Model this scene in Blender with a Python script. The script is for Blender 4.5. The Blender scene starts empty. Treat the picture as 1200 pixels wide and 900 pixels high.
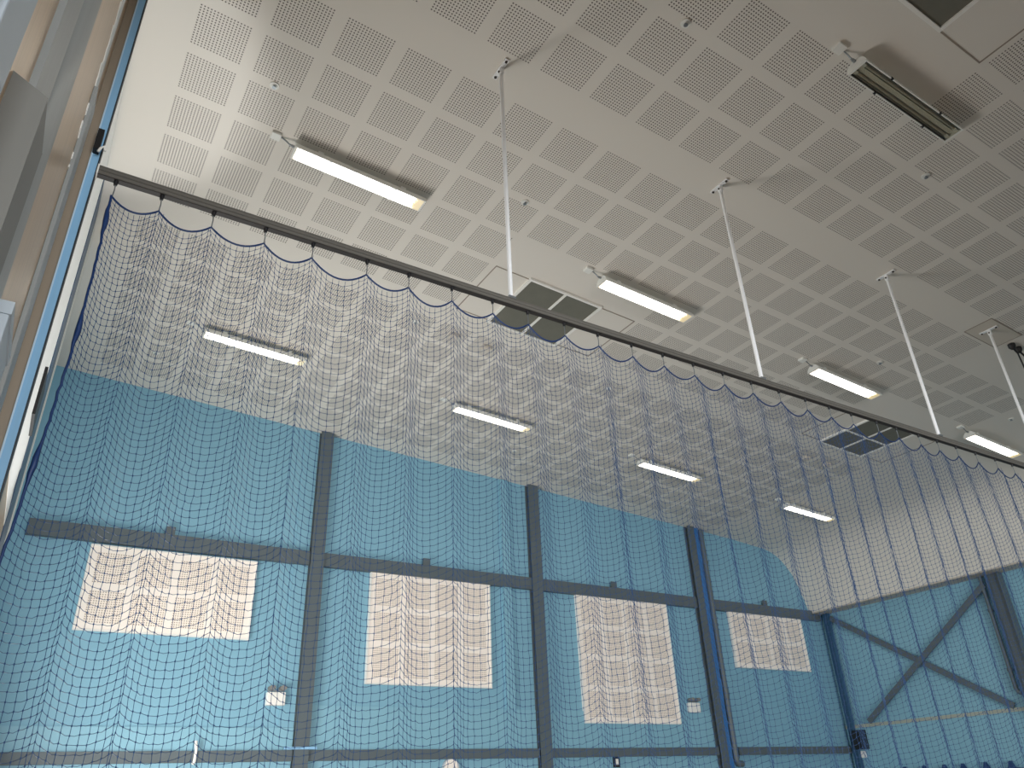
import bpy, math, random
import numpy as np
from mathutils import Matrix, Vector

rng = random.Random(7)
scene = bpy.context.scene
col = scene.collection
EYE = 1.6                       # camera height above the sports floor
SL = 0.06452                    # fall of the ceiling towards the right
def ceil_z(x):                  # underside of the sloping ceiling
    return EYE + 6.24 - SL * x
TH = math.atan(SL)

# ------------------------------------------------------------------ materials
def lin(c):
    return tuple((v / 255 / 12.92) if v / 255 <= .04045 else ((v / 255 + .055) / 1.055) ** 2.4 for v in c)

def nodes_of(name):
    m = bpy.data.materials.new(name); m.use_nodes = True
    nt = m.node_tree
    return m, nt, nt.nodes['Principled BSDF']

def paint(name, rgb, rough=.55, metal=0., var=.06, scale=3., bump=0., bscale=60., stretch=None):
    """painted / plain surface with a soft procedural variation"""
    m, nt, b = nodes_of(name)
    N, L = nt.nodes, nt.links
    c = lin(rgb)
    tc = N.new('ShaderNodeTexCoord')
    mp = N.new('ShaderNodeMapping')
    if stretch: mp.inputs['Scale'].default_value = stretch
    L.new(tc.outputs['Object'], mp.inputs['Vector'])
    nz = N.new('ShaderNodeTexNoise'); nz.inputs['Scale'].default_value = scale; nz.inputs['Detail'].default_value = 4
    L.new(mp.outputs['Vector'], nz.inputs['Vector'])
    mx = N.new('ShaderNodeMix'); mx.data_type = 'RGBA'
    mx.inputs['A'].default_value = (*[v * (1 - var) for v in c], 1)
    mx.inputs['B'].default_value = (*[min(1, v * (1 + var)) for v in c], 1)
    L.new(nz.outputs['Fac'], mx.inputs['Factor'])
    L.new(mx.outputs['Result'], b.inputs['Base Color'])
    b.inputs['Roughness'].default_value = rough
    b.inputs['Metallic'].default_value = metal
    if bump:
        n2 = N.new('ShaderNodeTexNoise'); n2.inputs['Scale'].default_value = bscale
        L.new(mp.outputs['Vector'], n2.inputs['Vector'])
        bp = N.new('ShaderNodeBump'); bp.inputs['Strength'].default_value = bump
        L.new(n2.outputs['Fac'], bp.inputs['Height']); L.new(bp.outputs['Normal'], b.inputs['Normal'])
    return m

def perforated(name, base, hole, n=16, r=.30, var=.03):
    """plasterboard square with n x n small holes (UV 0..1 over the square)"""
    m, nt, b = nodes_of(name)
    N, L = nt.nodes, nt.links
    uv = N.new('ShaderNodeUVMap')
    sep = N.new('ShaderNodeSeparateXYZ'); L.new(uv.outputs['UV'], sep.inputs[0])
    def mth(op, a, bb=None):
        k = N.new('ShaderNodeMath'); k.operation = op
        for i, v in enumerate((a, bb)):
            if v is None: continue
            if isinstance(v, (int, float)): k.inputs[i].default_value = v
            else: L.new(v, k.inputs[i])
        return k.outputs[0]
    ax = []
    for ch in ('X', 'Y'):
        f = mth('FRACT', mth('MULTIPLY', sep.outputs[ch], float(n)))
        ax.append(mth('ABSOLUTE', mth('SUBTRACT', f, .5)))
    p4 = mth('ADD', mth('POWER', ax[0], 4.), mth('POWER', ax[1], 4.))       # rounded square hole
    mask = mth('LESS_THAN', p4, r ** 4)
    tc = N.new('ShaderNodeTexCoord')
    nz = N.new('ShaderNodeTexNoise'); nz.inputs['Scale'].default_value = .8; nz.inputs['Detail'].default_value = 5
    L.new(tc.outputs['Object'], nz.inputs['Vector'])
    c = lin(base)
    m1 = N.new('ShaderNodeMix'); m1.data_type = 'RGBA'
    m1.inputs['A'].default_value = (*[v * (1 - var) for v in c], 1); m1.inputs['B'].default_value = (*[min(1, v * (1 + var)) for v in c], 1)
    L.new(nz.outputs['Fac'], m1.inputs['Factor'])
    m2 = N.new('ShaderNodeMix'); m2.data_type = 'RGBA'
    L.new(mask, m2.inputs['Factor']); L.new(m1.outputs['Result'], m2.inputs['A']); m2.inputs['B'].default_value = (*lin(hole), 1)
    L.new(m2.outputs['Result'], b.inputs['Base Color'])
    b.inputs['Roughness'].default_value = .8
    return m

def louvre(name, rgb_a, rgb_b, freq):
    """fine filter mesh of a ceiling vent"""
    m, nt, b = nodes_of(name)
    N, L = nt.nodes, nt.links
    tc = N.new('ShaderNodeTexCoord')
    w = N.new('ShaderNodeTexWave'); w.inputs['Scale'].default_value = freq; w.bands_direction = 'X'
    L.new(tc.outputs['Object'], w.inputs['Vector'])
    nz = N.new('ShaderNodeTexNoise'); nz.inputs['Scale'].default_value = 6.
    L.new(tc.outputs['Object'], nz.inputs['Vector'])
    ad = N.new('ShaderNodeMath'); ad.operation = 'MULTIPLY'
    L.new(w.outputs['Fac'], ad.inputs[0]); L.new(nz.outputs['Fac'], ad.inputs[1])
    mx = N.new('ShaderNodeMix'); mx.data_type = 'RGBA'
    mx.inputs['A'].default_value = (*lin(rgb_a), 1); mx.inputs['B'].default_value = (*lin(rgb_b), 1)
    L.new(ad.outputs[0], mx.inputs['Factor']); L.new(mx.outputs['Result'], b.inputs['Base Color'])
    b.inputs['Roughness'].default_value = .7
    return m

def lit_lens(name, half, strength):
    """lit prismatic diffuser: white along the tubes, amber at the lamp ends"""
    m, nt, b = nodes_of(name)
    N, L = nt.nodes, nt.links
    tc = N.new('ShaderNodeTexCoord')
    sep = N.new('ShaderNodeSeparateXYZ'); L.new(tc.outputs['Object'], sep.inputs[0])
    nz = N.new('ShaderNodeTexNoise'); nz.inputs['Scale'].default_value = 45.; L.new(tc.outputs['Object'], nz.inputs['Vector'])
    ad = N.new('ShaderNodeMath'); ad.operation = 'MULTIPLY_ADD'
    L.new(nz.outputs['Fac'], ad.inputs[0]); ad.inputs[1].default_value = .14; L.new(sep.outputs['X'], ad.inputs[2])
    rmp = N.new('ShaderNodeMapRange'); rmp.inputs['From Min'].default_value = 0; rmp.inputs['From Max'].default_value = 2 * half
    L.new(ad.outputs[0], rmp.inputs['Value'])
    cr = N.new('ShaderNodeValToRGB')
    e = cr.color_ramp.elements
    am = (.80, .52, .16, 1); wh = (1., .97, .88, 1)
    e[0].position = .045; e[0].color = am
    e[1].position = .085; e[1].color = wh
    k = e.new(.93); k.color = wh
    k = e.new(.985); k.color = (.72, .50, .16, 1)
    L.new(rmp.outputs[0], cr.inputs[0])
    st = N.new('ShaderNodeValToRGB')
    e = st.color_ramp.elements
    e[0].position = .045; e[0].color = (.10,) * 3 + (1,)
    e[1].position = .085; e[1].color = (1, 1, 1, 1)
    k = e.new(.93); k.color = (1, 1, 1, 1)
    k = e.new(.985); k.color = (.085,) * 3 + (1,)
    L.new(rmp.outputs[0], st.inputs[0])
    ml = N.new('ShaderNodeMath'); ml.operation = 'MULTIPLY'; L.new(st.outputs[0], ml.inputs[0]); ml.inputs[1].default_value = strength
    b.inputs['Base Color'].default_value = (.8, .78, .7, 1)
    L.new(cr.outputs[0], b.inputs['Emission Color']); L.new(ml.outputs[0], b.inputs['Emission Strength'])
    b.inputs['Roughness'].default_value = .3
    return m

def clear_lens(name):
    m, nt, b = nodes_of(name)
    N, L = nt.nodes, nt.links
    tr = N.new('ShaderNodeBsdfTransparent'); tr.inputs['Color'].default_value = (.93, .93, .89, 1)
    gl = N.new('ShaderNodeBsdfGlossy'); gl.inputs['Roughness'].default_value = .25; gl.inputs['Color'].default_value = (.5, .5, .48, 1)
    w = N.new('ShaderNodeTexWave'); w.inputs['Scale'].default_value = 30.
    tc = N.new('ShaderNodeTexCoord'); L.new(tc.outputs['Object'], w.inputs['Vector'])
    bp = N.new('ShaderNodeBump'); bp.inputs['Strength'].default_value = .3; L.new(w.outputs['Fac'], bp.inputs['Height'])
    L.new(bp.outputs['Normal'], gl.inputs['Normal'])
    ms = N.new('ShaderNodeMixShader'); ms.inputs[0].default_value = .12
    L.new(tr.outputs[0], ms.inputs[1]); L.new(gl.outputs[0], ms.inputs[2])
    L.new(ms.outputs[0], N['Material Output'].inputs['Surface'])
    return m

M = dict(
    ceil=paint('ceiling_paint', (222, 217, 208), .85, var=.02, scale=.8),
    perf=perforated('perforated_board', (220, 215, 206), (84, 75, 69), r=.235),
    wall=paint('blue_wall_paint', (128, 175, 195), .6, var=.035, scale=.7),
    wall_low=paint('blue_lining_paint', (133, 180, 198), .5, var=.03, scale=.7),
    panel=paint('panel_frame_paint', (252, 242, 232), .7, var=.02),
    panel_perf=perforated('panel_perforated', (250, 238, 226), (168, 154, 142), n=14, r=.25),
    steel=paint('dark_steel_paint', (88, 98, 102), .5, var=.10, scale=4),
    steel_blue=paint('blue_steel_paint', (48, 116, 182), .5, var=.10, scale=4),
    corner=paint('corner_steel', (46, 84, 116), .5, var=.1),
    pipe=paint('grey_pipe', (92, 102, 106), .45, var=.06),
    alu=paint('aluminium_rail', (108, 105, 99), .38, metal=.15, var=.10, scale=2, stretch=(.3, 8, 8)),
    rail_dark=paint('rail_slot', (46, 42, 40), .6, var=.1),
    rod=paint('white_rod_paint', (244, 245, 246), .4, var=.03),
    screw=paint('dark_screw', (60, 52, 48), .5, metal=.5),
    cap=paint('fixture_white', (232, 232, 226), .4, var=.02),
    reflect=paint('fixture_reflector', (226, 222, 210), .4, metal=.0, var=.1, stretch=(.2, 30, 30)),
    tube=paint('dead_tube', (190, 184, 170), .35, var=.05),
    black=paint('black_plastic', (22, 22, 24), .5, var=.1),
    galv=paint('galvanised', (150, 156, 160), .35, metal=.7, var=.15, scale=12),
    lens=lit_lens('lit_diffuser', .75, 7.0),
    lens_off=clear_lens('clear_diffuser'),
    vent=louvre('vent_filter', (104, 104, 94), (126, 124, 112), 40),
    white=paint('white_trim', (238, 236, 230), .6, var=.02),
    seam=paint('seam_line', (150, 140, 128), .9),  # plain joint colour for the board seams
    net=paint('net_twine', (34, 74, 124), .45, var=.2, scale=9),
    rope=paint('net_rope', (16, 52, 104), .5, var=.25, scale=40),
    clad=paint('beige_cladding', (206, 176, 142), .32, metal=.25, var=.22, scale=2.2, stretch=(14, 14, .35)),
    clad_grey=paint('grey_rib', (160, 164, 164), .45, metal=.1, var=.08, scale=3, stretch=(9, 9, .4)),
    boxg=paint('dark_grey_cover', (126, 126, 122), .55, var=.06),
    boxl=paint('pale_grey_cover', (190, 200, 208), .5, var=.06),
    post_hi=paint('post_highlight_blue', (190, 216, 236), .4), web=paint('grey_web', (150, 138, 122), .5),
    post=paint('blue_post_paint', (140, 188, 224), .4, var=.10, scale=5, stretch=(6, 6, .4)),
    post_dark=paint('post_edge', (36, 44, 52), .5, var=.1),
    plaster=paint('bright_plaster', (246, 246, 242), .8, var=.04, scale=12, bump=.3),
    grey_blue=paint('grey_blue_trim', (70, 92, 118), .45, var=.1),
    floor=paint('timber_floor', (122, 106, 90), .35, var=.15, scale=2.5, stretch=(1, 14, 1)),
    cream=paint('cream_girt', (168, 172, 158), .6, var=.06),
    soffit=paint('eave_soffit', (190, 180, 166), .8, var=.04),
    blank=paint('blank_plate', (204, 196, 184), .7, var=.02),
    redlens=paint('dark_dial', (66, 60, 58), .4, var=.1),
)

# ------------------------------------------------------------------ mesh helper
class MB:
    def __init__(s): s.v = []; s.f = []; s.m = []; s.sm = []; s.uv = {}
    def add(s, vs, fs, mi=0, smooth=False):
        o = len(s.v); s.v += [tuple(p) for p in vs]
        for f in fs: s.f.append(tuple(i + o for i in f)); s.m.append(mi); s.sm.append(smooth)
        return s
    def box(s, x0, x1, y0, y1, z0, z1, mi=0):
        v = [(x, y, z) for z in (z0, z1) for y in (y0, y1) for x in (x0, x1)]
        return s.add(v, [(0, 2, 3, 1), (4, 5, 7, 6), (0, 1, 5, 4), (2, 6, 7, 3), (0, 4, 6, 2), (1, 3, 7, 5)], mi)
    def bar(s, a, b, w, d, n=(0, 1, 0), mi=0):
        """rectangular bar from a to b; d deep along n, w wide across"""
        a, b, n = Vector(a), Vector(b), Vector(n).normalized()
        t = (b - a).normalized(); u = t.cross(n).normalized()
        v = [p + u * su * w / 2 + n * sn * d / 2 for p in (a, b) for sn in (-1, 1) for su in (-1, 1)]
        return s.add(v, [(0, 2, 3, 1), (4, 5, 7, 6), (0, 1, 5, 4), (2, 6, 7, 3), (0, 4, 6, 2), (1, 3, 7, 5)], mi)
    def tube(s, path, r, n=8, mi=0, smooth=True):
        P = [Vector(p) for p in path]; o = len(s.v); k = len(P)
        rr = r if isinstance(r, (list, tuple)) else [r] * k
        up = None
        vs = []
        for i, p in enumerate(P):
            t = (P[min(i + 1, k - 1)] - P[max(i - 1, 0)]).normalized()
            if up is None: up = Vector((0, 0, 1)) if abs(t.z) < .9 else Vector((0, 1, 0))
            a = t.cross(up).normalized(); b_ = a.cross(t).normalized(); up = b_
            vs += [p + (a * math.cos(q) + b_ * math.sin(q)) * rr[i] for q in [2 * math.pi * j / n for j in range(n)]]
        fs = [(i * n + j, i * n + (j + 1) % n, (i + 1) * n + (j + 1) % n, (i + 1) * n + j) for i in range(k - 1) for j in range(n)]
        s.add(vs, fs, mi, smooth)
        s.add(vs[:n], [tuple(range(n))[::-1]], mi); s.add(vs[-n:], [tuple(range(n))], mi)
        return s
    def prism(s, prof, axis, a, b, mi=0, smooth=False, caps=True):
        """extrude closed 2D profile along axis 'x','y' or 'z' from a to b"""
        def pt(p, t):
            return {'x': (t, p[0], p[1]), 'y': (p[0], t, p[1]), 'z': (p[0], p[1], t)}[axis]
        n = len(prof)
        v = [pt(p, a) for p in prof] + [pt(p, b) for p in prof]
        s.add(v, [(i, (i + 1) % n, n + (i + 1) % n, n + i) for i in range(n)], mi, smooth)
        if caps: s.add(v[:n], [tuple(range(n))[::-1]], mi); s.add(v[n:], [tuple(range(n))], mi)
        return s
    def disc(s, c, r, h, n=20, mi=0, axis='z'):
        pr = [(math.cos(2 * math.pi * i / n) * r, math.sin(2 * math.pi * i / n) * r) for i in range(n)]
        if axis == 'z': return s.prism([(c[0] + p[0], c[1] + p[1]) for p in pr], 'z', c[2], c[2] + h, mi)
        if axis == 'y': return s.prism([(c[0] + p[0], c[2] + p[1]) for p in pr], 'y', c[1], c[1] + h, mi)
        return s.prism([(c[1] + p[0], c[2] + p[1]) for p in pr], 'x', c[0], c[0] + h, mi)
    def build(s, name, mats, parent=None, bevel=0):
        me = bpy.data.meshes.new(name)
        me.from_pydata(s.v, [], s.f)
        if not isinstance(mats, (list, tuple)): mats = [mats]
        for m in mats: me.materials.append(m)
        me.polygons.foreach_set('material_index', s.m)
        me.polygons.foreach_set('use_smooth', s.sm)
        if s.uv:
            ul = me.uv_layers.new(name='UVMap')
            for fi, c in s.uv.items():
                p = me.polygons[fi]
                for k, li in enumerate(p.loop_indices): ul.data[li].uv = c[k]
        me.update()
        o = bpy.data.objects.new(name, me); col.objects.link(o)
        if parent: o.parent = parent
        if bevel:
            md = o.modifiers.new('bevel', 'BEVEL'); md.width = bevel; md.segments = 2; md.limit_method = 'ANGLE'
        return o

def tag(o, label, cat, group=None, kind=None):
    o['label'] = label; o['category'] = cat
    if group: o['group'] = group
    if kind: o['kind'] = kind
    return o
def struct(o, label=None, cat=None):
    o['kind'] = 'structure'
    if label: o['label'] = label
    if cat: o['category'] = cat
    return o
def thing(name, label, cat, loc=(0, 0, 0), group=None, rot=None):
    o = bpy.data.objects.new(name, None); col.objects.link(o)
    o.empty_display_size = .1; o.location = loc
    if rot: o.rotation_euler = rot
    return tag(o, label, cat, group)
def dup(root, loc, label=None, rot=None):
    r = root.copy(); col.objects.link(r); r.location = loc
    if rot: r.rotation_euler = rot
    if label: r['label'] = label
    for ch in list(root.children):
        c = ch.copy(); col.objects.link(c); c.parent = r
        for g in list(ch.children):
            d = g.copy(); col.objects.link(d); d.parent = c
    return r

# ------------------------------------------------------------------ room shell
YW = 12.60        # face of the end wall
XR = 17.00        # face of the right wall
XL = -.33         # face of the left wall
YB = -3.0         # the hall goes on behind the camera to here
YRAIL = 4.155

b = MB(); b.box(-6, 21, -15, 14, -.2, 0)
struct(b.build('floor', M['floor']), 'brown timber sports hall floor', 'floor')

# ceiling: one sheet, perforated squares are faces of their own
P, SQ = .5772, .462
X0 = .122
cols = [X0 + P * k for k in range(23)]
rowsA = [1.230 - .5715 * k for k in range(8, 0, -1)] + [1.230 + .5715 * k for k in range(5)]     # near block, ends at 3.98
rowsB = [4.416 + .5735 * k for k in range(6)]
rowsC = [8.195 + .5735 * k for k in range(7)]
rows = rowsA + rowsB + rowsC
def blank(ci, y):
    """plain boards round the vents and the lights"""
    c = ci
    if 7 <= c <= 10 or 19 <= c <= 22:
        if .0 < y < 2.2: return True
        if 6.0 < y < 7.7: return True
    if 19 <= c <= 22 and 4.2 < y < 4.6: return True
    if 18 <= c <= 19 and 4.0 < y < 4.3: return True
    return False
prof = [(15.35, 6.81), (15.55, 6.765), (15.72, 6.695), (15.88, 6.60), (16.03, 6.47), (16.22, 6.25), (16.35, 5.97), (16.45, 5.70), (16.53, 5.44), (16.56, 5.33)]
def cz(x):
    if x <= 14.2: return ceil_z(x)
    pts = [(14.2, ceil_z(14.2)), (14.8, EYE + 5.265)] + prof
    for (a, za), (c, zc) in zip(pts, pts[1:]):
        if x <= c + 1e-9: return za + (zc - za) * (x - a) / (c - a)
    return pts[-1][1]
xl = sorted({round(v, 4) for v in [-1.05, -.36, X0 - .2] + [c for c in cols] + [c + SQ for c in cols] + [14.2, 14.8] + [p[0] for p in prof]})
yl = sorted({round(v, 4) for v in [YB] + rows + [r + SQ for r in rows] + [YW + .02]} )
yl = [y for y in yl if YB <= y <= YW + .02]
b = MB()
idx = {}
for j, y in enumerate(yl):
    for i, x in enumerate(xl):
        idx[i, j] = len(b.v); b.v.append((x, y, cz(x)))
csq = {round(c, 4): k for k, c in enumerate(cols)}
rsq = {round(r, 4) for r in rows}
for j in range(len(yl) - 1):
    for i in range(len(xl) - 1):
        sq = xl[i] in csq and yl[j] in rsq and yl[j + 1] - yl[j] > .4 and not blank(csq[xl[i]], yl[j])
        b.uv[len(b.f)] = [(0, 0), (0, 1), (1, 1), (1, 0)]
        b.f.append((idx[i, j], idx[i, j + 1], idx[i + 1, j + 1], idx[i + 1, j]))
        b.m.append(1 if sq else 0); b.sm.append(xl[i] >= 14.2)
struct(b.build('ceiling', [M['ceil'], M['perf']]), 'off-white sloping ceiling of perforated squares with a curved right edge', 'ceiling')
# roof skin above so nothing shines through the board
b = MB()
b.prism([(-1.05, EYE + 6.45), (14.3, EYE + 5.55), (15.6, EYE + 5.35), (16.3, EYE + 4.9), (16.72, EYE + 3.75), (17.3, EYE + 3.75), (17.3, EYE + 6.7), (-1.05, EYE + 6.7)], 'y', YB, YW + .3)
struct(b.build('ceiling.001', M['soffit']), 'roof structure above the ceiling boards', 'ceiling')
b = MB(); b.box(16.55, XR + .02, YB, YW, EYE + 3.70, EYE + 3.73)
struct(b.build('trim_1', M['soffit']), 'narrow brownish soffit under the eave on the right', 'trim')

b = MB(); b.box(-6, 21, -15, YB - .02, 4.3, 4.5)  # added slab out of view, blocks the assumed rear light from the hall ceiling
struct(b.build('rear_light_block', M['ceil']), 'unseen slab added behind the camera to keep the assumed rear light off the ceiling', 'ceiling')
# end wall with its curved head under the ceiling, and its slightly thicker lower lining
b = MB()
head = [(-1.05, cz(-1.05))] + [(x, cz(x)) for x in (7., 14.2, 14.8)] + list(prof) + [(16.56, EYE + 3.70), (XR + .1, EYE + 3.70)]
pr = [(-1.05, 0)] + head + [(XR + .1, 0)]
b.prism(pr, 'y', YW, YW + .12)
struct(b.build('wall_end', M['wall']), 'blue painted end wall with a curved corner head at the right', 'wall')
b = MB()
b.box(XL, 3.86, YW - .035, YW - .001, 0, EYE + 1.045)
struct(b.build('trim_2', M['wall_low']), 'thicker blue lining low on the end wall left bay', 'trim')
b = MB()
b.box(4.10, 8.28, YW - .028, YW - .001, 0, EYE + 1.37); b.box(8.54, 12.66, YW - .028, YW - .001, 0, EYE + 1.37)
struct(b.build('trim_3', M['wall_low']), 'thicker blue lining low on the end wall middle bays', 'trim')
b = MB()
b.box(7.66, 7.84, YW - .06, YW - .001, EYE + 1.37, cz(7.8) - .01)
struct(b.build('trim_4', M['wall_low']), 'shallow blue vertical pilaster right of the square panel', 'trim')
b = MB()
b.box(3.62, 3.86, YW - .02, YW - .001, EYE + 1.05, cz(3.8) - .01)
struct(b.build('trim_5', M['wall']), 'blue vertical board beside the first steel column', 'trim')

# right wall
b = MB(); b.box(XR, XR + .12, YB, YW, 0, EYE + 3.71)
struct(b.build('wall_right', M['wall_low']), 'blue painted right side wall below the eave', 'wall')
b = MB(); b.box(XR - .05, XR - .001, YB, YW - .04, 0, EYE + 1.10)
struct(b.build('trim_6', M['wall_low']), 'thicker pale blue lining low on the right wall', 'trim')
b = MB(); b.box(XR - .07, XR - .001, YB, YW - .04, EYE + 1.101, EYE + 1.17)
struct(b.build('trim_7', M['cream']), 'cream ledge rail along the right wall', 'trim')

# left wall: beige sheet near the camera, blue lining further on
b = MB(); b.box(XL - .12, XL, YB, 4.75, 0, ceil_z(0) + .02)
struct(b.build('wall_left', M['clad']), 'beige sheet cladding of the left wall close to the camera', 'wall')
b = MB(); b.box(XL - .12, XL, 4.75, 9.0, 0, ceil_z(0) + .02); b.box(-1.05, -.90, 9.0, YW, 0, ceil_z(-.9)); b.box(-1.05, XL - .12, 8.9, 9.0, 0, ceil_z(-.6))
struct(b.build('wall_left.001', M['wall']), 'blue lining of the left wall towards the end wall', 'wall')
b = MB()
n = 26; z0, z1 = EYE + 2.2, ceil_z(0) - .01
pts = [(5.0, z0)] + [(7.62 + .10 * math.sin(i * 1.9) + .05 * math.sin(i * 5.3) if i < 9 else 7.62, z0 + (z1 - z0) * i / n) for i in range(n + 1)] + [(5.0, z1)]
b.prism(pts, 'x', XL, XL + .006)
struct(b.build('trim_8', M['plaster']), 'bright white plaster reveal on the left wall behind the blue post', 'trim')
b = MB(); b.box(XL, XL + .012, 7.66, 8.42, 0, ceil_z(0) - .01)
struct(b.build('trim_9', M['grey_blue']), 'dark blue grey door channel on the left wall', 'trim')
b = MB(); b.box(XL, XL + .008, 8.46, 9.0, 0, ceil_z(0) - .01)
struct(b.build('trim_10', M['white']), 'thin white frame edge beside the dark channel', 'trim')
b = MB(); b.box(XL, XL + .004, 4.75, 7.60, 0, EYE + 2.2)
struct(b.build('trim_11', M['clad']), 'beige board below the white plaster reveal', 'trim')

# ------------------------------------------------------------------ left edge: ribs, covers and post
def rib(name, y0, y1, d, mat, label, cat, bulge=True):
    b = MB(); n = 10
    pr = [(XL - .01, y0)]
    for i in range(n + 1):
        t = i / n
        pr.append((XL + d * (math.sin(math.pi * t) ** .6 if bulge else 1), y0 + (y1 - y0) * t))
    pr.append((XL - .01, y1))
    b.prism(pr[::-1], 'z', 0, ceil_z(0) - .02, 0, bulge)
    return tag(b.build(name, mat), label, cat)
rib('wall_rib', 1.99, 2.28, .02, M['clad_grey'], 'flat grey vertical rib on the beige left wall, farther left of the two ribs', 'rib', False)
rib('wall_rib', 2.30, 2.78, .035, M['clad_grey'], 'rounded grey vertical rib on the beige left wall, nearer the blue post', 'rib')
b = MB(); b.box(XL + .0005, XL + .05, 1.25, 1.47, 0, 7.7)
tag(b.build('steel_channel', M['boxl'], bevel=.006), 'pale blue grey upright channel at the top left edge', 'channel')
b = MB(); b.box(XL, XL + .045, .80, 1.20, 0, 7.7)
tag(b.build('steel_channel', M['boxg'], bevel=.006), 'dark grey upright in the top left corner of the picture', 'channel')
b = MB(); b.box(XL, XL + .022, 3.74, 3.96, 0, EYE + 3.64)
tag(b.build('edge_sheet', M['clad_grey'], bevel=.004), 'narrow grey sheet beside the blue post ending below the ragged filler', 'sheet')
t = thing('door_motor_cover', 'dark grey upright cover box on the left wall, its slanted top in view', 'cover', (XL, 1.76, 0))
b = MB(); b.prism([(0, 0), (.088, 0), (.088, EYE + 1.615), (0, EYE + 1.665)], 'y', 0, .22); b.build('cover_body', M['boxg'], t, bevel=.004)
t = thing('trunking_cover', 'narrow pale grey trunking on the left wall beside the dark cover box', 'trunking', (XL, 2.0, 0))
b = MB(); b.box(0, .06, .0, .10, 0, EYE + 1.74); b.build('trunking_body', M['boxl'], t, bevel=.004)
for zz in (1.30, 1.52):
    b = MB(); b.box(0, .068, -.005, .105, EYE + zz, EYE + zz + .05); b.build('trunking_collar', M['boxl'], t)
t = thing('wall_cabinet', 'pale grey box low on the left wall at the picture edge', 'box', (XL, 2.46, 0))
b = MB(); b.box(0, .085, 0, .35, .6, EYE + 1.40); b.build('cabinet_body', M['boxl'], t, bevel=.006)
b = MB(); b.box(-.0, .090, -.006, .356, EYE + 1.36, EYE + 1.405); b.build('cabinet_lid', M['boxl'], t)
b = MB(); b.disc((.03, -.012, EYE + 1.66), .008, .012, 10, axis='y')
# blue steel post that carries the rail
t = thing('steel_post', 'blue painted steel post on the left carrying the end of the net rail', 'post', (0, 4.2, 0))
b = MB(); b.box(-.272, -.230, -.045, .045, 0, 7.78); b.build('post_flange', M['post'], t)
b = MB(); b.box(-.329, -.272, -.03, .03, 0, 7.78); b.build('post_web', M['web'], t)
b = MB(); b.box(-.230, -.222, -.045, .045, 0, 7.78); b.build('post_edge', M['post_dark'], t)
b = MB(); b.box(-.276, -.268, -.05, -.044, 0, 7.78); b.build('post_highlight', M['post_hi'], t)  # thin pale strip: the highlight on the post, put in as colour
t = thing('door_latch', 'dark latch with a small white hook on the blue post above the rail', 'latch', (-.262, 4.10, EYE + 3.48))
b = MB(); b.box(-.010, .024, 0, .0545, .03, .19); b.build('latch_body', M['black'], t)
b = MB(); b.tube([(.02, -.01, .0), (.03, -.015, .03), (.045, -.015, .05), (.055, -.01, .02)], .008, 6); b.build('latch_hook', M['white'], t)
b = MB(); b.box(XL + .006, XL + .03, 6.9, 7.4, EYE + 2.95, EYE + 3.4)
tag(b.build('door_stop', M['black']), 'small black stop block on the left wall below the white reveal', 'stop')
# ragged sealant next to the post
b = MB(); pts = [(3.62, EYE + 3.0)]
r2 = random.Random(3)
for i in range(60): pts.append((3.74 + r2.uniform(-.05, .06), EYE + 3.0 + i * .053))
pts += [(3.90, EYE + 6.15), (3.90, EYE + 3.0)]
b.prism([(p[0], p[1]) for p in pts[1:]], 'x', XL, XL + .006)
struct(b.build('trim_12', M['plaster']), 'ragged white filler line beside the blue post', 'trim')

# ------------------------------------------------------------------ steelwork on the end wall
def column(x0, x1, y0, y1, z1, mat, label, base=0):
    """I section column: two flanges and a web"""
    b = MB(); f = .018
    b.box(x0, x1, y0, y0 + f, base, z1); b.box(x0, x1, y1 - f, y1, base, z1)
    xm = (x0 + x1) / 2; b.box(xm - .012, xm + .012, y0 + f, y1 - f, base, z1)
    return tag(b.build('steel_column', mat), label, 'column', 'steel columns of the hall')
F0 = 12.46
column(3.86, 4.09, F0, YW, cz(4.0) - .005, M['steel'], 'dark grey steel column left of the square panel on the end wall')
column(8.29, 8.53, F0, YW, cz(8.4) - .005, M['steel'], 'dark grey steel column left of the tall panel on the end wall')
column(12.68, 12.88, F0, YW, cz(12.8) - .005, M['steel'], 'dark grey steel column beside the grey pipe on the end wall')
b = MB(); b.box(12.89, 13.03, F0 + .04, YW - .002, 0, cz(13.) - .005)
tag(b.build('steel_upright', M['steel_blue']), 'bright blue upright between the dark column and the grey pipe', 'upright')
column(16.82, 16.92, 12.30, 12.44, EYE + 3.695, M['corner'], 'blue steel column in the far right corner of the hall')
t = thing('downpipe', 'grey downpipe on the end wall right of the blue upright', 'pipe', (13.14, F0 + .06, 0))
b = MB(); b.tube([(0, 0, cz(13.14) - .02), (0, 0, EYE + .55), (.0, 0, EYE + .48), (.04, 0, EYE + .43), (.10, 0, EYE + .42), (.16, 0, EYE + .42)], .062, 14); b.build('pipe', M['pipe'], t)
for zz in (.55, 1.75, 3.2, 4.6):
    b = MB(); b.tube([(0, 0, EYE + zz - .03), (0, 0, EYE + zz + .03)], .074, 14); b.box(-.02, .02, .05, .078, EYE + zz - .02, EYE + zz + .02); b.build('pipe_collar', M['pipe'], t)
def beam(x0, x1, z0, z1, label):
    b = MB(); y0, y1 = 12.50, YW - .0005; f = .016
    b.box(x0, x1, y0, y0 + f, z0, z1); b.box(x0, x1, y0 + f, y1, z1 - f, z1); b.box(x0, x1, y0 + f, y1, z0, z0 + f)
    return tag(b.build('steel_beam', M['steel'], bevel=.003), label, 'beam', 'horizontal steel beams on the end wall')
zm0, zm1, zl0, zl1 = EYE + 3.535, EYE + 3.765, EYE + .585, EYE + .735
beam(-.26, 3.855, zm0, zm1, 'dark grey beam above the perforated panel nearest the left wall')
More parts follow.
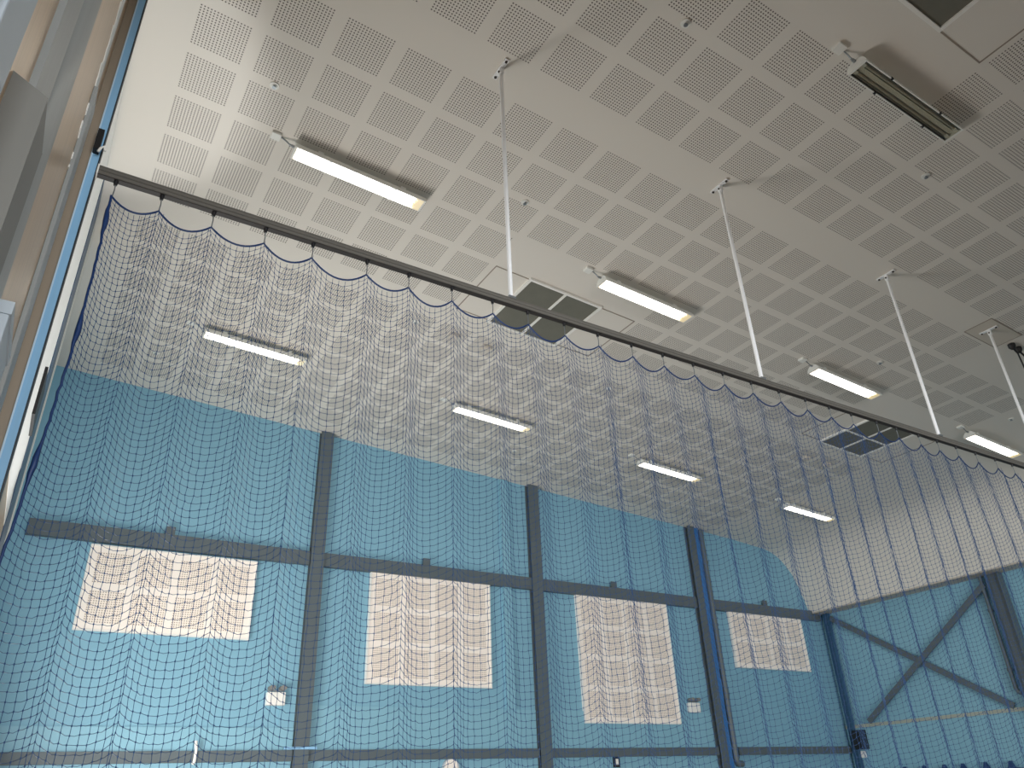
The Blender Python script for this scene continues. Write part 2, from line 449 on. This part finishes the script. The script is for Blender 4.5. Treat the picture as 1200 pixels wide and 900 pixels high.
beam(4.095, 8.285, zm0, zm1, 'dark grey beam above the square panel between the first two columns')
beam(8.535, 12.675, zm0, zm1, 'dark grey beam above the tall panel')
beam(13.22, 16.82, zm0, zm1, 'dark grey beam above the right end panel ending at the curved head')
beam(-.30, 3.855, zl0, zl1, 'dark grey low beam below the left panel at the bottom edge')
beam(4.095, 8.285, zl0, zl1, 'dark grey low beam below the square panel')
beam(8.535, 12.675, zl0, zl1, 'dark grey low beam below the tall panel')
beam(13.24, 16.9, zl0, zl1, 'dark grey low beam right of the grey downpipe')
for x, lb in ((1.63, 'left panel'), (6.02, 'square panel'), (10.35, 'tall panel'), (14.9, 'right end panel')):
    b = MB(); b.box(x - .07, x + .07, 12.50, 12.52, zm1, zm1 + .12); b.box(x - .07, x + .07, 12.52, YW - .001, zm1 + .002, zm1 + .02)
    tag(b.build('beam_cleat', M['steel']), 'small dark cleat on the beam above the ' + lb, 'bracket', 'cleats on the middle beams')
b = MB(); b.tube([(2.45, 12.47, EYE + .86), (2.455, 12.465, EYE + .80), (2.47, 12.47, EYE + .74), (2.47, 12.49, EYE + .60), (2.45, 12.495, EYE + .56)], .022, 8)
tag(b.build('cable_hook', M['white']), 'small white hook on the low left beam', 'hook')
b = MB(); b.box(3.70, 4.20, 12.43, 12.455, EYE + .74, EYE + .775)
tag(b.build('column_strap', M['post']), 'pale blue strap across the first column above the low beam', 'strap')

# acoustic panels
def panel(x0, x1, z0, z1, nc, nr, label):
    t = thing('acoustic_panel', label, 'panel', ((x0 + x1) / 2, YW, z0), 'white perforated panels on the end wall')
    w, h = x1 - x0, z1 - z0
    y = -.05
    b = MB(); b.box(-w / 2, w / 2, y + .004, -.002, 0, h); b.build('backing_board', M['panel'], t)
    # face: grid of perforated squares
    b = MB(); mx = .035; cw = (w - .06) / nc; chh = (h - .06) / nr
    gx = [-w / 2]; gz = [0.]
    for i in range(nc): gx += [-w / 2 + .03 + cw * i + .055, -w / 2 + .03 + cw * (i + 1) - .055]
    for i in range(nr): gz += [.03 + chh * i + .055, .03 + chh * (i + 1) - .055]
    gx.append(w / 2); gz.append(h)
    for i in range(len(gx) - 1):
        for j in range(len(gz) - 1):
            b.uv[len(b.f)] = [(0, 0), (1, 0), (1, 1), (0, 1)]
            b.add([(gx[i], y, gz[j]), (gx[i + 1], y, gz[j]), (gx[i + 1], y, gz[j + 1]), (gx[i], y, gz[j + 1])], [(0, 1, 2, 3)], 1 if i % 2 and j % 2 else 0)
    b.build('perforated_face', [M['panel'], M['panel_perf']], t)
    b = MB(); e = .022
    b.box(-w / 2 - e, -w / 2, y - .012, -.002, -e, h + e); b.box(w / 2, w / 2 + e, y - .012, -.002, -e, h + e)
    b.box(-w / 2, w / 2, y - .012, -.002, -e, 0); b.box(-w / 2, w / 2, y - .012, -.002, h, h + e)
    b.build('panel_frame', M['white'], t)
panel(.62, 3.00, EYE + 2.30, EYE + 3.48, 4, 2, 'wide white perforated panel nearest the left wall')
panel(4.99, 7.34, EYE + 1.73, EYE + 3.535, 4, 3, 'nearly square white perforated panel between the first two columns')
panel(9.38, 11.75, EYE + 1.18, EYE + 3.53, 4, 4, 'tallest white perforated panel, right of the second column')
panel(13.66, 16.08, EYE + 2.35, EYE + 3.53, 4, 2, 'white perforated panel at the right end near the curved head')

# emergency lights on the end wall
def emergency(x, z, label):
    t = thing('emergency_light', label, 'light', (x, YW, z), 'twin emergency lights on the end wall')
    b = MB(); b.box(-.14, .14, -.11, -.002, -.12, .07); b.build('battery_box', M['white'], t, bevel=.012)
    b = MB(); b.box(-.13, .13, -.07, -.03, .085, .10); b.box(-.012, .012, -.06, -.04, .07, .086); b.build('lamp_bracket', M['galv'], t)
    for s in (-1, 1):
        b = MB(); b.prism([(s * .085 + math.cos(a) * .05, .125 + math.sin(a) * .035) for a in [2 * math.pi * i / 14 for i in range(14)]], 'y', -.16, -.05); b.build('lamp_head', M['boxg'], t)
emergency(3.53, EYE + 1.47, 'white twin-head emergency light left of the first steel column')
emergency(12.17, EYE + 1.50, 'white twin-head emergency light left of the grey downpipe')
t = thing('wall_clock', 'round beige clock at the bottom edge below the square panel', 'clock', (6.53, YW - .03, EYE + .45))
b = MB(); b.disc((0, -.06, 0), .15, .055, 28, axis='y'); b.build('clock_case', M['boxl'], t)
b = MB(); b.disc((0, -.064, 0), .13, .006, 28, axis='y'); b.build('clock_face', M['panel'], t)
t = thing('wall_switch', 'small dark square switch with a white centre below the tall panel', 'switch', (10.02, YW - .03, EYE + .50))
b = MB(); b.box(-.07, .07, -.04, -.001, -.09, .09); b.build('switch_plate', M['black'], t)
b = MB(); b.box(-.03, .03, -.046, -.04, -.05, .05); b.build('switch_key', M['white'], t)

# ------------------------------------------------------------------ right wall
def brace(a, c, off, label):
    b = MB(); b.bar((XR - off, a[0], EYE + a[1]), (XR - off, c[0], EYE + c[1]), .12, .04, (1, 0, 0))
    b.bar((XR - off + .035, a[0], EYE + a[1]), (XR - off + .035, c[0], EYE + c[1]), .02, .03, (1, 0, 0))
    tag(b.build('diagonal_brace', M['steel']), label, 'brace', 'crossed braces on the right wall')
brace((12.30, 3.58), (8.62, 1.20), .09, 'dark diagonal brace falling from the far corner towards the camera')
brace((8.42, 3.52), (11.86, 1.20), .145, 'dark diagonal brace rising from the ledge towards the camera side column')
column(XR - .22, XR - .03, 8.05, 8.32, EYE + 3.695, M['steel'], 'dark grey steel column on the right wall at the top of the brace', 0)
t = thing('drain_pipe', 'thin grey drain pipe beside the column on the right wall', 'pipe', (XR - .13, 8.46, 0))
b = MB(); b.tube([(0, 0, EYE + 3.69), (0, 0, EYE + 1.50), (0, -.03, EYE + 1.43), (0, -.07, EYE + 1.41), (0, -.09, EYE + 1.405)], .04, 12); b.build('pipe', M['pipe'], t)
for zz in (1.85, 3.0):
    b = MB(); b.tube([(0, 0, EYE + zz - .03), (0, 0, EYE + zz + .03)], .052, 12); b.box(-.02, .126, -.012, .012, EYE + zz - .015, EYE + zz + .015); b.build('pipe_clip', M['steel'], t)
t = thing('loudspeaker', 'small black loudspeaker in the far right corner above the low beam end', 'speaker', (XR - .10, 12.2, EYE + .85))
b = MB(); b.prism([(-.13, -.20), (.05, -.20), (.05, .20), (-.13, .20), (-.17, .12), (-.17, -.12)], 'y', -.13, .10); b.build('speaker_case', M['black'], t, bevel=.02)
b = MB(); b.disc((-.176, -.02, .0), .08, .006, 18, axis='x'); b.build('speaker_cone', M['black'], t)
b = MB(); b.box(.05, .098, -.03, .03, -.04, .04); b.build('speaker_bracket', M['black'], t)
b = MB(); b.box(XR - .10, XR - .051, 12.18, 12.30, EYE + .48, EYE + .62)
tag(b.build('junction_box', M['white'], bevel=.01), 'small white box below the black loudspeaker', 'box')
# bunched low netting along the right wall, tied up in points
b = MB()
pk = [7.2, 7.65, 8.1, 8.55, 8.99, 9.48, 9.95, 10.35, 10.80, 11.25, 11.7]
top = []
for i, y in enumerate(pk):
    if i: top.append(((pk[i - 1] + y) / 2, EYE + .12))
    top += [(y - .06, EYE + .14), (y - .012, EYE + .255), (y + .012, EYE + .255), (y + .06, EYE + .14)]
pr = [(7.0, .05)] + [(7.0, EYE + .12)] + top + [(11.9, EYE + .12), (11.9, .05)]
b.prism(pr, 'x', XR - .20, XR - .12)
tag(b.build('tied_curtain', M['rope']), 'navy curtain tied up in points along the foot of the right wall', 'curtain')

# ------------------------------------------------------------------ ceiling fittings
rotc = (0, TH, 0)
# vents
def vent(x0, y0, label, first=[None]):
    W, D = 1.17, 1.16
    if first[0] is None:
        t = thing('ceiling_vent', label, 'vent', (x0, y0, ceil_z(x0)), 'square return air vents in the ceiling', rotc)
        b = MB(); e = .035
        b.box(0, W, 0, e, -.03, .0); b.box(0, W, D - e, D, -.03, .0); b.box(0, e, e, D - e, -.03, .0); b.box(W - e, W, e, D - e, -.03, .0)
        b.build('vent_frame', M['white'], t)
        b = MB(); b.box(W / 2 - .018, W / 2 + .018, e, D - e, -.026, -.002); b.build('cross_bar', M['white'], t)
        b = MB(); b.box(e, W / 2 - .018, D / 2 - .018, D / 2 + .018, -.026, -.002); b.box(W / 2 + .018, W - e, D / 2 - .018, D / 2 + .018, -.026, -.002); b.build('cross_bar', M['white'], t)
        for xa, xb in ((e, W / 2 - .018), (W / 2 + .018, W - e)):
            for ya, yb in ((e, D / 2 - .018), (D / 2 + .018, D - e)):
                b = MB(); b.box(xa, xb, ya, yb, -.014, -.003); b.build('filter_panel', M['vent'], t)
        first[0] = t
        return t
    return dup(first[0], (x0, y0, ceil_z(x0)), label)
vent(4.635, 6.665, 'grey square ceiling vent partly behind the rail in the middle')
vent(11.60, 6.68, 'grey square ceiling vent behind the net on the right')
vent(4.62, .575, 'grey square ceiling vent at the top right edge')
# seams of the plain boards round the vents
def seam(x0, x1, y0, y1, name, w=.012, mat='seam'):
    b = MB()
    def strip(xa, xb, ya, yb):
        v = [(x, y, ceil_z(x) - dz) for dz in (.006, .0) for (x, y) in ((xa, ya), (xb, ya), (xb, yb), (xa, yb))]
        b.add(v, [(0, 3, 2, 1), (4, 5, 6, 7), (0, 1, 5, 4), (1, 2, 6, 5), (2, 3, 7, 6), (3, 0, 4, 7)])
    strip(x0, x1, y0, y0 + w); strip(x0, x1, y1 - w, y1); strip(x0, x0 + w, y0 + w, y1 - w); strip(x1 - w, x1, y0 + w, y1 - w)
    struct(b.build(name, M[mat]), 'joint line of the plain ceiling board', 'trim')
seam(4.136, 6.40, 6.70, 7.80, 'trim_13'); seam(11.10, 13.35, 6.70, 7.80, 'trim_14'); seam(4.136, 6.41, .60, 1.735, 'trim_15')
seam(10.455, 11.21, 3.972, 4.372, 'trim_16', .01)
b = MB(); v = [(x, y, ceil_z(x) - .0035) for (x, y) in ((10.47, 3.985), (11.2, 3.985), (11.2, 4.36), (10.47, 4.36))]
b.add(v + [(p[0], p[1], p[2] + .003) for p in v], [(0, 3, 2, 1), (4, 5, 6, 7), (0, 1, 5, 4), (1, 2, 6, 5), (2, 3, 7, 6), (3, 0, 4, 7)])
tag(b.build('access_hatch', M['blank']), 'plain ceiling access hatch at the foot of the last rod on the right', 'hatch')

# light fittings
LW, LH, LL = .098, .10, 1.50
def fixture(label, lit):
    t = thing('batten_light', label, 'light', (0, 0, 0), 'fluorescent battens on the ceiling', rotc)
    z0 = -.145
    outer = [(-LW, z0), (-LW, z0 + .018), (-.088, z0 + .05), (-.066, z0 + .08), (-.035, z0 + .098), (.035, z0 + .098), (.066, z0 + .08), (.088, z0 + .05), (LW, z0 + .018), (LW, z0)]
    inner = [(.086, z0), (.086, z0 + .018), (.077, z0 + .045), (.056, z0 + .068), (.03, z0 + .084), (-.03, z0 + .084), (-.056, z0 + .068), (-.077, z0 + .045), (-.086, z0 + .018), (-.086, z0)]
    b = MB(); b.prism(outer + inner, 'x', .02, LL - .02); b.build('housing', M['cap'], t)
    for xa, xb in ((0, .022), (LL - .022, LL)):
        b = MB(); b.prism([(y * 1.03, z) for y, z in outer], 'x', xa, xb); b.build('end_cap', M['cap'], t)
    ds = bpy.data.meshes.new('diffuser')
    b = MB(); b.box(.022, LL - .022, -.0855, .0855, z0 + .002, z0 + .008); b.build('diffuser', M['lens' if lit else 'lens_off'], t)
    for xa in (.25, LL - .29):
        b = MB(); b.box(xa, xa + .06, -.03, .03, z0 + .098, -.001); b.build('mounting_foot', M['cap'], t)
    for xx in (.38, 1.12):
        for s in (-1, 1):
            b = MB(); b.box(xx - .012, xx + .012, s * .094 - .010, s * .094 + .010, z0 - .006, z0 + .016); b.build('clip', M['black'] if not lit else M['cap'], t)
    if not lit:
        b = MB(); b.box(.03, LL - .03, -.022, .022, z0 + .03, z0 + .075); b.build('reflector', M['reflect'], t)
        for s in (-1, 1):
            b = MB(); b.tube([(.07, s * .046, z0 + .032), (LL - .07, s * .046, z0 + .032)], .013, 12); tb = b.build('fluorescent_tube', M['tube'], t)
            for xa in (.03, LL - .07):
                b = MB(); b.box(xa, xa + .04, s * .046 - .017, s * .046 + .017, z0 + .012, z0 + .07); b.build('tube_socket', M['cap'], tb)
        b = MB(); b.box(.024, LL - .024, -.083, -.078, z0 + .009, z0 + .03); b.box(.024, LL - .024, .078, .083, z0 + .009, z0 + .03); b.build('inner_gasket', M['rail_dark'], t)
    b = MB(); b.tube([(-.002, 0, z0 + .085), (-.03, 0, z0 + .085)], .016, 10); b.tube([(-.03, 0, z0 + .085), (-.055, 0, z0 + .088)], .011, 10); b.build('cable_gland', M['galv'], t)
    b = MB(); b.tube([(-.05, 0, z0 + .088), (-.09, 0, z0 + .115), (-.13, 0, -.012), (-.165, -.0, -.008)], .008, 8); b.build('supply_cable', M['galv'], t)
    b = MB(); b.box(-.25, -.15, -.05, .05, -.035, -.001); b.build('outlet_box', M['cap'], t, bevel=.006)
    return t
def put(t, x, y): t.location = (x, y, ceil_z(x))
lt = fixture('lit white batten light highest on the left, above the rail', True); put(lt, 1.325, 6.10)
spots = [
    (5.36, 6.12, 'lit white batten light above the rail beside the middle vent'),
    (9.34, 6.10, 'lit white batten light between the second and third hanging rods'),
    (13.36, 6.10, 'lit white batten light at the right picture edge'),
    (1.30, 10.16, 'lit white batten light seen through the net at the left, above the first bay'),
    (5.36, 10.17, 'lit white batten light seen through the net, second from the left wall'),
    (9.36, 10.17, 'lit white batten light seen through the net, third from the left wall'),
    (13.36, 10.17, 'lit white batten light seen through the net, farthest right'),
]
for x, y, lb in spots: dup(lt, (x, y, ceil_z(x)), lb)
lo = fixture('unlit batten light with dark tubes at the top right', False); put(lo, 5.38, 2.31)

# sprinklers
sp0 = thing('ceiling_sprinkler', 'small round ceiling sprinkler left of the upper left lit batten', 'sprinkler', (0, 0, 0), 'sprinkler heads in the ceiling', rotc)
b = MB(); b.disc((0, 0, -.012), .045, .0115, 20); b.build('escutcheon', M['cap'], sp0)
b = MB(); b.tube([(0, 0, -.012), (0, 0, -.030)], .011, 10); b.disc((0, 0, -.034), .020, .005, 16); b.build('sprinkler_head', M['galv'], sp0)
sp_list = [(.93, 5.50, None), (3.835, 5.54, 'small round sprinkler right of the first hanging rod, above the rail'),
    (3.836, 2.874, 'small round sprinkler near the top edge above the middle rods'),
    (7.28, 2.85, 'small round sprinkler below the unlit batten light'),
    (10.18, 5.53, 'small round sprinkler above the lit batten between the rods on the right'),
    (13.6, 5.47, 'small round sprinkler nearest the right picture edge'),
    (.82, 11.32, 'small round sprinkler behind the net nearest the left wall'),
    (7.22, 11.26, 'small round sprinkler behind the net close above the end wall middle'),
    (3.81, 8.40, 'small round sprinkler behind the net under the rail, left of the middle vent'),
    (7.25, 8.40, 'small round sprinkler behind the net right of the middle vent')]
for x, y, lb in sp_list:
    if lb is None: sp0.location = (x, y, ceil_z(x))
    else: dup(sp0, (x, y, ceil_z(x)), lb)
se0 = None
for x, y, lb in [(4.42, 8.39, 'small pale ceiling box behind the net, left one of the pair below the middle vent'), (4.97, 8.41, 'small pale ceiling box behind the net, right one of the pair below the middle vent'),
                 (11.96, 8.42, 'small pale ceiling box behind the net, left one of the pair below the right vent'), (12.53, 8.40, 'small pale ceiling box behind the net, right one of the pair below the right vent')]:
    b = MB(); b.box(-.07, .07, -.05, .05, -.06, -.001)
    o = b.build('ceiling_box', M['blank'], bevel=.01); o.location = (x, y, ceil_z(x)); o.rotation_euler = rotc
    tag(o, lb, 'box', 'small boxes by the ceiling vents')
# two black plugs and a hanging cable at the right edge
t = thing('hanging_cable', 'black cables hanging from two plugs at the right edge of the ceiling', 'cable', (11.32, 4.19, ceil_z(11.32)))
for dx in (0, .17):
    b = MB(); b.tube([(dx, 0, -.001 - SL * dx), (dx, 0, -.05 - SL * dx), (dx + .02, .0, -.08 - SL * dx)], [.05, .05, .025], 12); b.build('plug', M['black'], t)
for k, dx in enumerate((.02, .19, .22)):
    b = MB(); b.tube([(dx, 0, -.07 - .012), (dx + .08 + .02 * k, .0, -.13), (dx + .16 - .02 * k, .02, -.36), (dx + .22, .02 * k, -.8), (dx + .25, 0, -1.4)], .011, 8); b.build('cable', M['black'], t)

# ------------------------------------------------------------------ net rail, rods and net
zr0, zr1 = EYE + 3.36, EYE + 3.42          # rail
XE = XR - .06
t = thing('net_rail', 'long grey aluminium curtain rail carrying the blue net across the hall', 'rail', (0, YRAIL, 0))
h = zr1 - zr0; w = .025
front = [(-w, 0), (-w, .016), (-w + .006, .019), (-w + .006, .027), (-w, .030), (-w, .046), (-w + .004, .048), (-w + .004, .052), (-w, .054), (-w, h)]
prf = [(y, zr0 + z) for y, z in front] + [(w, zr1), (w, zr0), (.010, zr0), (.010, zr0 + .02), (-.010, zr0 + .02), (-.010, zr0)]
b = MB(); b.prism(prf, 'x', -.222, XE); b.build('rail_profile', M['alu'], t)
b = MB(); b.box(-.222, XE, -.020, .020, zr0 - .004, zr0 - .0005); b.build('rail_slot', M['rail_dark'], t)
b = MB(); b.box(-.2225, -.214, -.03, .03, zr0 - .008, zr1 + .004); b.build('rail_end', M['white'], t)

rods = [(2.69, 'first white hanging rod from the left'), (5.51, 'second white hanging rod from the left'), (8.41, 'third white hanging rod from the left'), (10.69, 'fourth white hanging rod standing by the access hatch')]
rd = None
def make_rod(x, label):
    t = thing('hanging_rod', label, 'rod', (x, YRAIL, 0), 'white rods holding the net rail')
    b = MB(); b.tube([(0, 0, zr1), (0, 0, ceil_z(x) - .03)], .0185, 14); b.build('rod_tube', M['rod'], t)
    b = MB(); z = ceil_z(x)
    pl = b.box(-.022, .022, -.125, .125, z - .018, z - .004); b.box(-.018, .018, -.022, .022, z - .09, z - .018); b.build('base_plate', M['rod'], t)
    for s in (-1, 1):
        b = MB(); b.disc((0, s * .10, z - .028), .013, .01, 10); b.build('screw', M['screw'], t)
    b = MB(); b.disc((-.028, 0, z - .06), .010, .056, 10, axis='x'); b.build('bolt', M['screw'], t)
    b = MB(); b.box(-.03, .03, -.028, .028, zr1 + .0005, zr1 + .02); b.build('rail_clamp', M['galv'], t)
for x, lb in rods: make_rod(x, lb)

hx = [-0.11, 0.15, 0.46, 0.79, 1.11, 1.5, 1.82, 2.17, 2.52, 2.84, 3.19, 3.53, 3.89, 4.24, 4.6, 4.97, 5.34, 5.72, 6.1, 6.46, 6.81, 7.23, 7.57, 7.97, 8.32, 8.69, 9.09, 9.51, 9.89]
while hx[-1] < XE - .5: hx.append(round(hx[-1] + .375 + rng.uniform(-.02, .02), 3))
net = thing('divider_net', 'blue square mesh divider net hanging in scallops from the rail across the hall', 'net', (0, YRAIL, 0))
NC = 10                       # meshes between two hangers
PITCH = .0405
ZT = EYE + 3.235             # peak of the top rope
NR = int((ZT - .06) / PITCH)
def net_cols():
    """per net column: rest x, scallop drop, fold phase data"""
    out = []
    for i in range(len(hx) - 1):
        a, c = hx[i], hx[i + 1]; s = c - a
        sag = .255 * s * (1 + .12 * math.sin(i * 2.3))
        for k in range(NC):
            u = k / (NC - 1) * (.94 - .028 * min(1, max(0, (i - 6) / 8)))
            out.append((i, u, a, s, sag))
    out.append((len(hx) - 2, 1., hx[-2], hx[-1] - hx[-2], .08))
    return out
C = net_cols()
nC = len(C); nR = NR + 1
npr = np.random.RandomState(5)
I = np.array([c[0] for c in C]); U = np.array([c[1] for c in C]); A = np.array([c[2] for c in C]); S = np.array([c[3] for c in C]); G = np.array([c[4] for c in C])
ph = npr.uniform(-1, 1, len(hx) + 1)
J = np.arange(nR)[:, None] * PITCH                       # distance below the top rope along the twine
dn = np.clip(J / .9, 0, 1)                               # folds grow with depth
amp = (.14 + .06 * dn) * np.clip(1.15 - A[None] / 14, .45, 1)                                     # crowding of the meshes at each hanger
drift = .022 * np.sin(J * .7 + 3 * ph[I][None]) * dn
Xn = A + S * (U - amp * .92 * np.sin(2 * math.pi * U) / (2 * math.pi)) + 0 * J
wob = .010 * np.sin(J * 1.3 + ph[I][None] * 6) * dn
Xn = Xn + wob * np.sin(math.pi * U) ** 2
kk = np.cos(2 * math.pi * U)
Yn = -(.022 + .022 * dn) * kk * (1 + .35 * ph[I][None]) + drift
drop = (1 - (2 * U - 1) ** 2) * G
drop = drop * (1 - .5 * np.clip(J / 3.4, 0, 1))
Zn = ZT - drop - J
# the left edge is bunched and swings a little
e = np.clip(1 - (np.arange(nC) / 8.), 0, 1)[None]
Xn = Xn + e * (.02 * np.sin(J * 1.6) - .02 * np.clip(J - .9, 0, 2.5))
jit = .003
Xn += npr.normal(0, jit * .6, Xn.shape); Zn += npr.normal(0, jit * .7, Zn.shape) * (np.arange(nR)[:, None] > 0); Yn += npr.normal(0, jit, Yn.shape)
NODE = np.stack([Xn, Yn + 0 * Xn, Zn], -1)               # rows x cols x 3

def twine(segA, segB, r, side):
    """3-sided prisms from arrays of end points"""
    t = segB - segA; t /= np.linalg.norm(t, axis=1, keepdims=True) + 1e-9
    up = np.tile(np.array(side, float), (len(t), 1))
    a = np.cross(t, up); a /= np.linalg.norm(a, axis=1, keepdims=True) + 1e-9
    bb = np.cross(a, t)
    ring = []
    for q in (math.pi / 2, math.pi / 2 + 2 * math.pi / 3, math.pi / 2 + 4 * math.pi / 3):
        ring.append((a * math.cos(q) + bb * math.sin(q)) * r)
    v = np.stack([segA + ring[0], segA + ring[1], segA + ring[2], segB + ring[0], segB + ring[1], segB + ring[2]], 1)
    n = len(t)
    base = (np.arange(n) * 6)[:, None, None]
    f = np.array([[0, 1, 4, 3], [1, 2, 5, 4], [2, 0, 3, 5]])[None] + base
    return v.reshape(-1, 3), f.reshape(-1, 4)
def np_mesh(name, v, f, mat, parent, k=4):
    me = bpy.data.meshes.new(name)
    me.vertices.add(len(v)); me.vertices.foreach_set('co', v.astype(np.float32).ravel())
    me.loops.add(f.size); me.loops.foreach_set('vertex_index', f.astype(np.int32).ravel())
    me.polygons.add(len(f)); me.polygons.foreach_set('loop_start', np.arange(0, f.size, k, dtype=np.int32))
    me.polygons.foreach_set('loop_total', np.full(len(f), k, np.int32))
    me.update(calc_edges=True); me.validate()
    me.materials.append(mat)
    o = bpy.data.objects.new(name, me); col.objects.link(o); o.parent = parent
    return o
R_T = .0015
# horizontal twine with a droop in the middle of every mesh
L0 = NODE[1:, :-1].reshape(-1, 3); L1 = NODE[1:, 1:].reshape(-1, 3)
mid = (L0 + L1) / 2; mid[:, 2] -= np.abs(npr.normal(.003, .002, len(mid)))
va, fa = twine(np.concatenate([L0, mid]), np.concatenate([mid, L1]), R_T, (0, 0, 1))
V0 = NODE[:-1].reshape(-1, 3); V1 = NODE[1:].reshape(-1, 3)
vb, fb = twine(V0, V1, R_T, (0, 1, 0))
# knots as thicker short prisms
K = NODE[1:].reshape(-1, 3); d = np.array([0, 0, .0042])
vc, fc = twine(K - d, K + d, .0034, (0, 1, 0))
v = np.concatenate([va, vb, vc]); f = np.concatenate([fa, fb + len(va), fc + len(va) + len(vb)])
np_mesh('netting', v, f, M['net'], net)
# top rope
b = MB()
rp = []
for i in range(len(hx) - 1):
    for k in range(12):
        u = k / 12; a, s = hx[i], hx[i + 1] - hx[i]
        sag = .255 * s * (1 + .12 * math.sin(i * 2.3))
        rp.append((a + s * u, 0, ZT - (1 - (2 * u - 1) ** 2) * sag))
rp.append((hx[-1], 0, ZT))
b.tube(rp, .0062, 6); b.build('top_rope', M['rope'], net)
b = MB()
ed = []; rr = []
for j in range(nR):
    p = NODE[j, 0]; ed.append((p[0] - .006, p[1], p[2])); rr.append(.0065 + .009 * max(0, math.sin(j * .33)) ** 4)
b.tube(ed, rr, 6); b.build('edge_rope', M['rope'], net)
for i, x in enumerate(hx):
    b = MB(); b.tube([(x, 0, zr0 - .005), (x, 0, zr0 - .035)], [.014, .010], 8); hk = b.build('glider', M['black'], net)
    b = MB(); b.tube([(x, 0, zr0 - .035), (x + .003, 0, zr0 - .07), (x, 0, ZT)], .0036, 6); b.build('hook', M['galv'], hk)

# ------------------------------------------------------------------ light
def area(name, loc, aim, sx, sy, power, color):
    l = bpy.data.lights.new(name, 'AREA'); l.shape = 'RECTANGLE'; l.size = sx; l.size_y = sy; l.energy = power; l.color = color
    o = bpy.data.objects.new(name, l); col.objects.link(o); o.location = loc
    o.rotation_euler = (Vector(aim) - Vector(loc)).to_track_quat('-Z', 'Y').to_euler()
    return o
area('assumed_side_light', (-.25, 8.7, 1.6), (7.0, 7.6, 3.9), 3.6, 2.6, 565, (1.0, .97, .93))  # unseen lamp added at the solid left wall, for assumed light from that side
area('assumed_rear_light', (1.5, -14.0, 1.5), (10.0, 6.0, 1.6), 12.0, 2.6, 3100, (.95, .98, 1.0))  # unseen lamp added far behind the camera, for assumed frontal light; no entrance built
l = bpy.data.lights.new('reveal_spot', 'SPOT'); l.energy = 900; l.spot_size = math.radians(34); l.spot_blend = .4; l.shadow_soft_size = .15  # unseen spot added low in the hall, brightens the plaster reveal like sunlight
o = bpy.data.objects.new('reveal_spot', l); col.objects.link(o); o.location = (3.4, 7.4, .6)
o.rotation_euler = (Vector((XL, 6.3, EYE + 4.4)) - o.location).to_track_quat('-Z', 'Y').to_euler()
w = bpy.data.worlds.new('World'); scene.world = w; w.use_nodes = True
bg = w.node_tree.nodes['Background']; bg.inputs['Color'].default_value = (.80, .90, 1.0, 1); bg.inputs['Strength'].default_value = .26

# ------------------------------------------------------------------ camera
cam = bpy.data.cameras.new('camera'); co = bpy.data.objects.new('camera', cam); col.objects.link(co)
Rw = np.array([[0.8516180447980144, 0.2207309075613545, 0.4754204162859943], [-0.5228510786946615, 0.42185720463080834, 0.7407180626992359], [-0.03706015761213413, -0.8793829457910933, 0.47467060091135055]])
mt = Matrix.Identity(4)
for i in range(3):
    mt[i][0] = Rw[i, 0]; mt[i][1] = -Rw[i, 1]; mt[i][2] = -Rw[i, 2]
mt[2][3] = EYE
co.matrix_world = mt
cam.sensor_fit = 'HORIZONTAL'; cam.sensor_width = 36.; cam.lens = 896. / 1200 * 36
cam.clip_start = .02; cam.clip_end = 200
scene.camera = co
scene.view_settings.view_transform = 'Standard'
scene.view_settings.look = 'None'
scene.view_settings.exposure = 0
